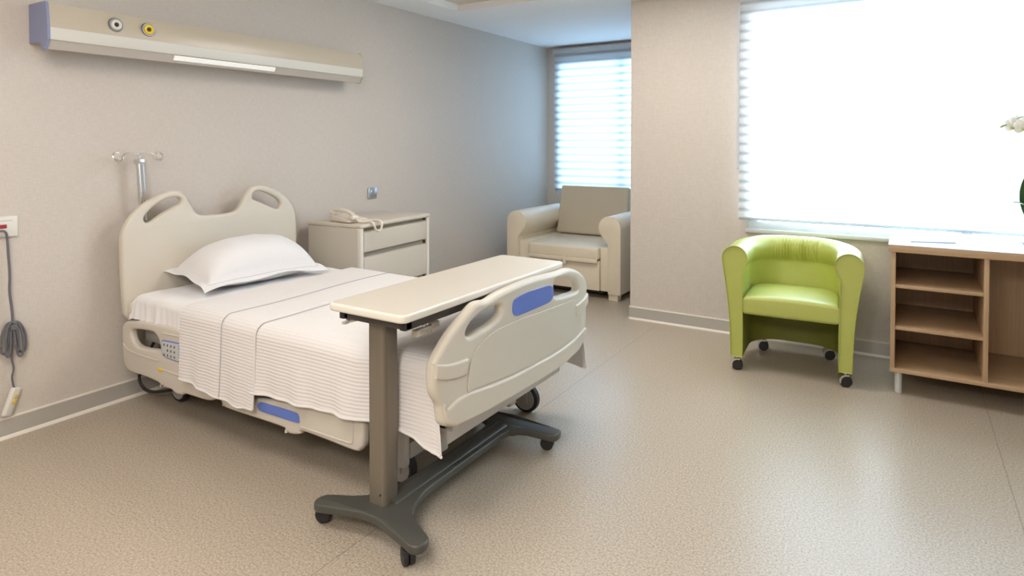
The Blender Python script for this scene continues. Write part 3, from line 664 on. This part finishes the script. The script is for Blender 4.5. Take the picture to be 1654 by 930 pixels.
tube('base_ridge', [(TXc, 1.70, .096), (TXc, 2.45, .096)], .030, 'tbase', bs, 16, sy=.35)
for sx in (-.235, .195) :
    pass
for cx2, cy2, a in ((1.805, 1.606, 20), (2.228, 1.586, -35), (1.82, 2.53, 10), (2.240, 2.530, 15)):
    rot = Matrix.Translation((cx2, cy2, 0)) @ Matrix.Rotation(R(a), 4, 'Z')
    bm = bmesh.new()
    for s in (-.011, .011): add_lathe(bm, [(.012, -.009), (.027, -.009), (.030, -.005), (.030, .005), (.027, .009), (.012, .009)], (0, s, .030), 'Y', 24)
    bmesh.ops.transform(bm, matrix=rot, verts=bm.verts); c = link('caster', bm_mesh(bm), 'dark', tb)
    bm = bmesh.new(); add_box(bm, -.020, .024, -.022, .022, .040, .057, .006); add_lathe(bm, [(.008, .03), (.008, .066)], (-.004, 0, 0), n=12)
    bmesh.ops.transform(bm, matrix=rot, verts=bm.verts); link('hood', bm_mesh(bm), 'dark', c)

# ---------------------------------------------------------------- nightstand and phone
ns = thing('nightstand', 'beige bedside cabinet with drawers standing against the wall', 'cabinet', (.287, 3.405, 0), R(4))
kw = dict(local=True)
bm = bmesh.new(); add_box(bm, -.235, .215, -.375, .375, .07, .832, .004); link('body', bm_mesh(bm), 'nightd', ns, **kw)
prism('side_panel', rrect(-.24, .235, -.388, -.366, .009, 4), .06, .833, 'night', ns, 'XY', **kw)
prism('side_panel', rrect(-.24, .235, .366, .388, .009, 4), .06, .833, 'night', ns, 'XY', **kw)
for y in (-.376, .376): prism('corner_post', rrect(.205, .245, y - .016, y + .016, .012, 5), .06, .834, 'tedge', ns, 'XY', **kw)
tp = plate('top', rrect(-.248, .252, -.396, .396, .02), [], .847, .026, .009, 'night', ns, plane='XY', local=True, res=4)
plate('top_inset', rrect(-.215, .222, -.365, .365, .012), [], .8605, .0025, .0008, 'nightd', tp, plane='XY', local=True)
for z0, z1 in ((.672, .808), (.405, .632), (.135, .368)):
    pr2 = [(.216, z0), (.240, z0), (.240, z1 - .016), (.236, z1 - .006), (.226, z1), (.216, z1)]
    d_ = prism('drawer', pr2, -.355, .355, 'nightd', ns, 'XZ', r=0, **kw)
    box('grip_recess', .2145, .217, -.350, .350, z1 + .003, z1 + .030, 'groove', d_, 0, local=True)
    box('slot_end', .2165, .232, .338, .352, z1 + .006, z1 + .026, 'hole', d_, 0, local=True)
box('plinth', -.22, .20, -.36, .36, .045, .07, 'groove', ns, 0, **kw)
for x in (-.19, .18):
    for y in (-.33, .33): lathe('foot', [(.018, 0), (.022, .004), (.022, .04), (.018, .046)], (x, y, 0), 'dark', ns, n=14, **kw)

PZ = .8618
tel = thing('telephone', 'cream desk telephone with coiled cord lying on the bedside cabinet', 'telephone', (.355, 3.115, PZ), R(-6))
prof = [(-.11, .004), (.10, .004), (.105, .012), (.10, .022), (-.02, .034), (-.105, .046), (-.112, .040)]
prism('base', prof, -.075, .085, 'phone', tel, 'XZ', r=.004, **kw)
bm = bmesh.new(); add_tube(bm, catmull([(-.125, -.035, .060), (-.10, -.035, .072), (-.04, -.035, .080), (.03, -.035, .075), (.09, -.035, .058), (.115, -.035, .042)], 6), .016, 12, sy=.8)
add_box(bm, -.135, -.085, -.062, -.008, .043, .069, .009); add_box(bm, .075, .125, -.062, -.008, .024, .052, .009)
link('handset', bm_mesh(bm), 'phone', tel, **kw)
bm = bmesh.new()
for i in range(3):
    for j in range(4): add_box(bm, -.035 + .027 * j, -.018 + .027 * j, .008 + .022 * i, .022 + .022 * i, .0335 - .0035 * j - .003, .0365 - .0035 * j, .0015, 1)
link('keypad', bm_mesh(bm), 'white', tel, **kw)
cp_ = catmull([(.125, -.03, .03), (.15, -.028, .014), (.175, .0, .012), (.20, .03, .012), (.222, .038, -.01), (.226, .055, -.047), (.226, .088, -.052), (.222, .108, -.015), (.20, .10, .013), (.15, .062, .014), (.11, .035, .013)], 8)
pts = []
for i, p in enumerate(cp_): pts.append(p)
tube('coiled_cord', pts, .0078, 'phone', tel, 8, local=True)

# ---------------------------------------------------------------- wall switch
sw = thing('wall_switch', 'square brushed metal socket plate on wall above the nightstand', 'switch', (0, 3.703, 1.005))
box('plate', .0, .012, 3.655, 3.750, .962, 1.048, 'socket', sw, .004)
box('rocker', .010, .017, 3.672, 3.733, .978, 1.032, 'socket', sw, .003)
# call socket, outlet, handset on its cable at the left edge
cs = thing('call_socket_panel', 'cream wall socket panel with a red key at left edge', 'socket', (0, 1.24, 1.008))
box('cover', 0, .014, 1.160, 1.322, .958, 1.057, 'white', cs, .003)
box('red_key', .012, .018, 1.225, 1.277, 1.000, 1.018, 'red', cs, .002)['label'] = 'dark red call key'
box('top_slot', .0135, .0150, 1.19, 1.300, 1.034, 1.037, 'lampu', cs)
box('bottom_lip', .010, .020, 1.16, 1.262, .962, .985, 'white', cs, .004)
ol = thing('wall_outlet', 'small cream wall outlet low on the wall by the bundled cable', 'socket', (0, 1.20, .47))
box('cover', 0, .012, 1.16, 1.250, .42, .515, 'white', ol, .003)
ho = lathe('socket_well', [(.001, .0085), (.018, .0085), (.019, .0135), (.021, .0135), (.021, .006)], (0, 1.20, .468), 'lampu', ol, 'X', 20)
ch = thing('call_handset', 'white patient call handset hanging on a bundled grey cable', 'handset', (.02, 1.28, .17))
K = .026
def cab(pts, r=.0055, name='cable'): return tube(name, catmull([(K + dx, y, z) for dx, y, z in pts], 6), r, 'cable', ch, 8)
cab([(-.008, 1.215, .988), (.01, 1.24, .992), (.012, 1.262, .986), (.004, 1.272, .955), (0, 1.277, .88), (.002, 1.281, .78), (0, 1.280, .70), (.002, 1.287, .61), (0, 1.290, .553)])
for k, (dy, zl, dx) in enumerate(((-.042, .415, .0), (-.026, .40, .010), (.050, .405, .0), (.036, .39, .010), (.020, .42, .016))):
    cab([(dx * .5, 1.287, .553), (dx, 1.287 + dy * .55, .545), (dx, 1.287 + dy * 1.05, .49), (dx, 1.287 + dy * 1.1, zl + .012), (dx, 1.287 + dy * .75, zl - .006), (dx, 1.287 + dy * .45, zl + .02), (dx * .6, 1.287 + dy * .25, .50), (0, 1.287, .535)], .0050, 'cable_loop')
tube('tie', [(K - .012, 1.287, .532), (K + .022, 1.287, .532)], .014, 'cable', ch, 10)
cab([(0, 1.287, .53), (.002, 1.286, .43), (0, 1.284, .38), (.0, 1.291, .33), (0, 1.284, .29), (0, 1.289, .25), (0, 1.295, .23)], .0045)
rot = Matrix.Translation((K, 1.279, .175)) @ Matrix.Rotation(R(-20), 4, 'X') @ Matrix.Rotation(R(20), 4, 'Z')
box('handset_body', -.012, .012, -.020, .020, -.065, .065, 'white', ch, .007, 3, rot=rot)
bm = bmesh.new()
for z in (.025, .0): add_box(bm, .0115, .0145, -.004, .012, z - .007, z + .007, .003, 2, rot)
link('call_button', bm_mesh(bm), 'yellow', ch)

# ---------------------------------------------------------------- armchair in the alcove
ac = thing('armchair', 'beige leather armchair with rolled arms under the alcove window', 'armchair', (.92, 5.6, 0))
def rolled(xc, inner, outer, y0, y1):
    """arm silhouette from the front: slab with a roll on top, leaning inwards"""
    s = 1 if inner > outer else -1
    rr = .107; zc = .648; pts = [(outer, .062), (outer, .62)]
    xo = outer + s * rr
    for k in range(0, 13):
        a = math.pi - math.pi * 1.28 * k / 12
        pts.append((xo + s * math.cos(a) * rr, zc + math.sin(a) * rr))
    pts += [(inner, .50), (inner, .062)]
    return pts
for inner, outer in ((.452, .330), (1.388, 1.510)):
    p_ = rolled(0, inner, outer, 0, 0)
    am = prism('arm', p_, 5.20, 6.08, 'leather', ac, 'XZ', r=.008, ang=30)
for x0, x1 in ((.454, .574), (1.300, 1.386)): box('seat_side', x0, x1, 5.235, 6.02, .075, .470, 'leather', ac, .008)
bm = bmesh.new(); add_box(bm, .578, 1.297, 5.19, 5.92, .352, .462, .022, 4)
for v in bm.verts:
    if v.co.z > .42: v.co.z += .028 * max(0, 1 - ((v.co.x - .937) / .36) ** 2) * max(0, 1 - ((v.co.y - 5.55) / .42) ** 2) ** .5
se = link('seat_cushion', bm_mesh(bm), 'leather', ac)
box('cushion_flap', .585, 1.290, 5.183, 5.20, .325, .362, 'leather', ac, .007, 3)
box('front_panel', .578, 1.297, 5.222, 5.27, .075, .345, 'leather', ac, .008)
box('pull_tab', .955, .985, 5.172, 5.186, .30, .372, 'leather', ac, .004)
rot = Matrix.Translation((.905, 5.89, .47)) @ Matrix.Rotation(R(-14), 4, 'X')
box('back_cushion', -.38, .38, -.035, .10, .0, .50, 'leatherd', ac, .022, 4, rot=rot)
box('back_frame', .345, 1.495, 6.0, 6.12, .08, .66, 'leather', ac, .03, 4)
for x in (.40, 1.43):
    for y in (5.27, 6.04): box('foot', x - .045, x + .045, y - .045, y + .045, 0, .062, 'leather', ac, .006)
box('dark_base', .56, 1.32, 5.28, 5.98, .045, .075, 'dark', ac)

# ---------------------------------------------------------------- green tub chair
gc = thing('tub_chair', 'lime green leather tub chair on casters below the main window', 'chair', (3.045, 4.05, 0), R(3.5))
HW = .300; DEP = .52; rc = .235
def upath(n):
    pts = []
    segs = [('l', (-HW, .0), (-HW, DEP - rc)), ('a', (-HW + rc, DEP - rc), 180, 90), ('l', (-HW + rc, DEP), (HW - rc, DEP)), ('a', (HW - rc, DEP - rc), 90, 0), ('l', (HW, DEP - rc), (HW, .0))]
    for s in segs:
        if s[0] == 'l':
            for k in range(n): t_ = k / n; pts.append((lerp(s[1][0], s[2][0], t_), lerp(s[1][1], s[2][1], t_)))
        else:
            for k in range(n): a = R(lerp(s[2], s[3], k / n)); pts.append((s[1][0] + rc * math.cos(a), s[1][1] + rc * math.sin(a)))
    pts.append((HW, 0)); return pts
raw = upath(40)
def resample(p, n):
    L_ = [0]
    for a, b in zip(p, p[1:]): L_.append(L_[-1] + math.hypot(b[0] - a[0], b[1] - a[1]))
    o = []; j = 0
    for k in range(n + 1):
        d_ = L_[-1] * k / n
        while j < len(p) - 2 and L_[j + 1] < d_: j += 1
        t_ = (d_ - L_[j]) / max(L_[j + 1] - L_[j], 1e-9); o.append((lerp(p[j][0], p[j + 1][0], t_), lerp(p[j][1], p[j + 1][1], t_)))
    return o, L_[-1]
path, PLEN = resample(raw, 360); NP = len(path)
sec_out = [(.030, .088), (.034, .20), (.040, .33), (.052, .45), (.067, .56), (.080, .64), (.086, .690), (.078, .728), (.052, .758), (.016, .770)]
sec_in = [(-.020, .762), (-.048, .738), (-.060, .700), (-.054, .660), (-.038, .628), (-.032, .600), (-.034, .45), (-.036, .25), (-.036, .088)]
sec = sec_out + sec_in
sec = [(v.x, v.y) for v in catmull([(a, b, 0) for a, b in sec], 3)]
bm = bmesh.new(); rings = []
for i, (x, y) in enumerate(path):
    a = path[max(i - 1, 0)]; b = path[min(i + 1, NP - 1)]
    tx, ty = b[0] - a[0], b[1] - a[1]; l = math.hypot(tx, ty); nx, ny = -ty / l, tx / l    # outward on the left of travel
    u = i / (NP - 1); back = math.exp(-((u - .5) / .20) ** 4)
    ring = []
    for o_, z in sec:
        oo = o_; zz = z
        zz += .012 * back * max(0, (z - .5) / .27)
        if z > .60 and o_ < .03:
            wgt = min(1, (z - .60) / .05) * math.exp(-((u - .5) * PLEN / .165) ** 6)
            oo += .0048 * wgt * math.sin(u * PLEN * 2 * math.pi / .019 + 1.8 * math.sin(u * PLEN * 35) + 9 * (z - .7)) * (.45 + .55 * math.sin(u * PLEN * 31) ** 2)
        lift = .105 * min(1, max(0, (y - .04) / .30)) ** .6 if False else .0
        if z < .2: zz = max(zz, .088 + .0)
        ring.append(bm.verts.new((x + nx * oo, y + ny * oo + .02 * back * max(0, (z - .45)), zz)))
    rings.append(ring)
ns_ = len(sec)
for i in range(NP - 1):
    for k in range(ns_):
        bm.faces.new((rings[i][k], rings[i + 1][k], rings[i + 1][(k + 1) % ns_], rings[i][(k + 1) % ns_]))
bm.faces.new(rings[0]); bm.faces.new(rings[-1][::-1])
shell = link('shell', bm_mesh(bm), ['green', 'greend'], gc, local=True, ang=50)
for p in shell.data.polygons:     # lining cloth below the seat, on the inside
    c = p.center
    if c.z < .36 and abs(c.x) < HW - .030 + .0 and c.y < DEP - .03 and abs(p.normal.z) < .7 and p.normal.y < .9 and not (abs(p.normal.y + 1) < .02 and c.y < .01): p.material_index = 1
for rg in (0, -1):
    cc = path[rg]; sg = -1 if rg == 0 else 1
    cap = [(cc[0] + sg * o_ * 1.0, -.004, z) for o_, z in sec]
    tube('piping', [(a, b, c) for a, b, c in cap], .0035, 'green', shell, 6, closed=True, local=True)
# seat cushion: rounded at the back, straight in front
seat_out = [(-.262, .0), (.262, .0), (.262, .22), (.245, .36), (.18, .45), (.06, .482), (-.06, .482), (-.18, .45), (-.245, .36), (-.262, .22)]
def poly_round():
    o = [(-.262, .0), (.262, .0)] + [(v.x, v.y) for v in catmull([(.262, .10, 0), (.262, .22, 0), (.245, .36, 0), (.18, .45, 0), (.06, .482, 0), (-.06, .482, 0), (-.18, .45, 0), (-.245, .36, 0), (-.262, .22, 0), (-.262, .10, 0)], 5)]
    return o
st = plate('seat', poly_round(), [], .405, .105, .020, 'green', gc, plane='XY', local=True, cuts=12, res=4)
bm = bmesh.new(); bm.from_mesh(st.data)
bmesh.ops.bisect_plane(bm, geom=bm.verts[:] + bm.edges[:] + bm.faces[:], plane_co=(0, .12, 0), plane_no=(0, 1, 0))
for yy in (.2, .28, .36, .42): bmesh.ops.bisect_plane(bm, geom=bm.verts[:] + bm.edges[:] + bm.faces[:], plane_co=(0, yy, 0), plane_no=(0, 1, 0))
for v in bm.verts:
    if v.co.z > .43: v.co.z += .034 * (1 - (v.co.x / .262) ** 2) ** .5 * max(0, 1 - ((v.co.y - .22) / .28) ** 2) if abs(v.co.x) < .262 else 0
bm.to_mesh(st.data); bm.free()
box('seat_frame', -.25, .25, .16, .45, .325, .353, 'greend', gc, .01, local=True)
for x, y, a in ((-.298, .034, 12), (.298, .034, 15), (-.20, .50, 8), (.20, .50, 12)):
    rot = Matrix.Translation((x, y, 0)) @ Matrix.Rotation(R(a), 4, 'Z') @ Matrix.Scale(1.22, 4)
    bm = bmesh.new()
    for s in (-.013, .013): add_lathe(bm, [(.010, -.009), (.023, -.009), (.0265, -.005), (.0265, .005), (.023, .009), (.010, .009)], (0, s, .0265), 'Y', 24)
    bmesh.ops.transform(bm, matrix=rot, verts=bm.verts); c = link('caster', bm_mesh(bm), 'dark', gc, local=True)
    bm = bmesh.new(); prf = [(-.030, .020), (-.031, .040), (-.022, .054), (-.004, .060), (.012, .058), (.012, .052), (-.004, .053), (-.018, .046), (-.024, .034), (-.024, .020)]
    add_prism(bm, prf, -.0235, .0235, 'XZ'); add_lathe(bm, [(.008, .05), (.008, .09)], (0, 0, 0), n=12)
    bmesh.ops.transform(bm, matrix=rot, verts=bm.verts); link('chrome_hood', bm_mesh(bm), 'steel', c, local=True)

# ---------------------------------------------------------------- low shelf cabinet
cb = thing('shelf_cabinet', 'open oak shelf cabinet with white top under the main window', 'cabinet', (4.43, 4.43, 0))
CX0, CX1, CY0, CY1 = 3.560, 5.30, 4.105, 4.715
for x0, x1 in ((CX0, CX0 + .022), (3.978, 4.000), (4.42, 4.442), (CX1 - .022, CX1)):
    box('upright', x0, x1, CY0, CY1, .15, .798, 'woodv', cb, .0008)
box('bottom_board', CX0, CX1, CY0, CY1, .126, .1495, 'wood', cb, .0008)
box('back_board', CX0 + .022, CX1 - .022, CY1 - .012, CY1, .15, .798, 'woodv', cb)
for z in (.365, .598): box('shelf', CX0 + .0225, 3.9775, CY0 + .004, CY1 - .0125, z, z + .019, 'wood', cb, .0008)
for z in (.47,): box('shelf', 4.4425, CX1 - .0225, CY0 + .004, CY1 - .0125, z, z + .019, 'wood', cb, .0008)
tp = box('top_board', CX0 - .014, CX1 + .014, CY0 - .012, 4.765, .7985, .8365, 'wood', cb, .001)
box('white_surface', CX0 - .014, CX1 + .014, CY0 - .012, 4.765, .8368, .8395, 'ctop', tp, .0006)
for x in (3.600, 4.44, 5.26):
    for y in (4.155, 4.66): lathe('leg', [(.016, 0), (.0185, .003), (.0185, .115), (.024, .117), (.024, .126)], (x, y, 0), 'socket' if False else 'wframe', cb, n=18)
PT = .8396
pp = prism('paper_sheet', [(3.652, 4.250), (3.868, 4.322), (3.850, 4.700), (3.648, 4.690)], PT, PT + .004, 'paper', None, 'XY', r=.001)
own_origin(pp, (3.75, 4.47, PT)); tag(pp, 'pale blue folder lying on the white cabinet top', 'folder')

# ---------------------------------------------------------------- orchid at the right edge
oc = thing('potted_orchid', 'white orchid with dark leaves in a pot on the oak cabinet', 'plant', (4.30, 4.49, PT))
lathe('saucer', [(.06, 0), (.125, .006), (.140, .016), (.136, .018), (.12, .010), (.01, .008)], (4.30, 4.49, PT), 'pot', oc, n=36)
lathe('pot', [(.055, .008), (.062, .012), (.088, .13), (.094, .14), (.094, .152), (.086, .152), (.080, .13), (.001, .128)], (4.30, 4.49, PT), 'pot', oc, n=36)
lathe('potting_bark', [(.080, .125), (.075, .138), (.04, .143), (.001, .140)], (4.30, 4.49, PT), 'soil', oc, n=24)
def leaf(base, d, L_, W_, lift, bend):
    """thick arching strap leaf"""
    d = Vector(d).normalized(); side = d.cross(Vector((0, 0, 1))).normalized(); bm = bmesh.new(); n = 14; rows = []
    for i in range(n + 1):
        t_ = i / n; c = Vector(base) + d * L_ * t_ + Vector((0, 0, lift * t_ - bend * t_ * t_)); w_ = W_ * (math.sin(math.pi * min(1, t_ * .93 + .07)) ** .55) * (1 - .1 * t_)
        rows.append([bm.verts.new(c + side * w_ * k + Vector((0, 0, .22 * w_ * abs(k)))) for k in (-1, -.5, 0, .5, 1)])
    for i in range(n):
        for k in range(4): bm.faces.new((rows[i][k], rows[i + 1][k], rows[i + 1][k + 1], rows[i][k + 1]))
    bm.normal_update(); bmesh.ops.solidify(bm, geom=bm.faces[:], thickness=.003)
    return link('leaf', bm_mesh(bm), 'leaf', oc, ang=60)
B0 = (4.30, 4.49, PT + .14)
leaf((4.215, 4.48, .985), (0, -1, 0), .04, .058, .27, .0); leaf((4.29, 4.49, 1.03), (-1, -.1, 0), .155, .014, .08, .04); leaf(B0, (-1, -.55, 0), .20, .033, .16, .06)
leaf(B0, (1, .2, 0), .22, .035, .22, .12); leaf(B0, (.6, -.8, 0), .20, .034, .20, .12); leaf(B0, (-.2, .8, 0), .14, .03, .22, .08)
sp_ = catmull([B0, (4.31, 4.48, 1.15), (4.345, 4.46, 1.38), (4.33, 4.45, 1.52), (4.25, 4.45, 1.57), (4.16, 4.45, 1.545), (4.105, 4.45, 1.51), (4.08, 4.45, 1.497)], 6)
tube('flower_stem', sp_, .0028, 'stem', oc, 6)
lathe('support_stick', [(.0025, 0), (.0025, .50)], (4.32, 4.485, PT + .13), 'stem', oc, n=8)
def petal(bm, c, ax, up, L_, W_):
    ax, up = Vector(ax).normalized(), Vector(up).normalized(); sd = ax.cross(up).normalized(); n = 7; rows = []
    for i in range(n + 1):
        t_ = i / n; w_ = W_ * math.sin(math.pi * (t_ * .86 + .07)) ** .6
        p = Vector(c) + ax * L_ * t_ + up * (.008 * math.sin(t_ * 2.6))
        rows.append([bm.verts.new(p + sd * w_ * k - up * .005 * k * k) for k in (-1, -.5, 0, .5, 1)])
    for i in range(n):
        for k in range(4): bm.faces.new((rows[i][k], rows[i + 1][k], rows[i + 1][k + 1], rows[i][k + 1]))
def flower(c, face, s=1.4):
    face = Vector(face).normalized(); u_ = Vector((0, 0, 1)); u_ = (u_ - face * u_.dot(face)).normalized(); r_ = u_.cross(face); bm = bmesh.new()
    for a, L_, W_ in ((90, .034, .013), (210, .034, .013), (330, .034, .013), (10, .036, .022), (170, .036, .022)):
        petal(bm, c, r_ * math.cos(R(a)) + u_ * math.sin(R(a)), face, L_ * s, W_ * s)
    bm.normal_update(); bmesh.ops.solidify(bm, geom=bm.faces[:], thickness=.0012)
    f_ = link('flower', bm_mesh(bm), 'petal', oc, ang=70)
    bm = bmesh.new(); petal(bm, Vector(c) + face * .004, -u_ * .8 + face * .6, face, .018 * s, .008 * s); bm.normal_update(); bmesh.ops.solidify(bm, geom=bm.faces[:], thickness=.002); add_lathe(bm, [(.001, 0), (.004, .004), (.003, .008)], tuple(Vector(c) + face * .004), n=8)
    link('flower_lip', bm_mesh(bm), 'bud', f_)
for c, fc in (((4.128, 4.44, 1.500), (-.6, -.9, -.2)), ((4.172, 4.42, 1.490), (-.2, -1, -.1)), ((4.155, 4.47, 1.515), (.3, -.8, .3)), ((4.215, 4.43, 1.515), (-.4, -1, -.1)), ((4.262, 4.43, 1.53), (.2, -1, 0)), ((4.32, 4.43, 1.49), (.1, -1, -.1))):
    flower(c, fc)
bm = bmesh.new(); add_lathe(bm, [(.001, -.013), (.006, -.006), (.008, .002), (.005, .010), (.001, .014)], (0, 0, 0), n=12)
bmesh.ops.transform(bm, matrix=Matrix.Translation((4.077, 4.45, 1.495)) @ Matrix.Rotation(R(50), 4, 'Y'), verts=bm.verts); link('bud', bm_mesh(bm), 'bud', oc)

for o in bpy.data.objects:
    for k in ('_l', '_r'):
        if k in o: del o[k]
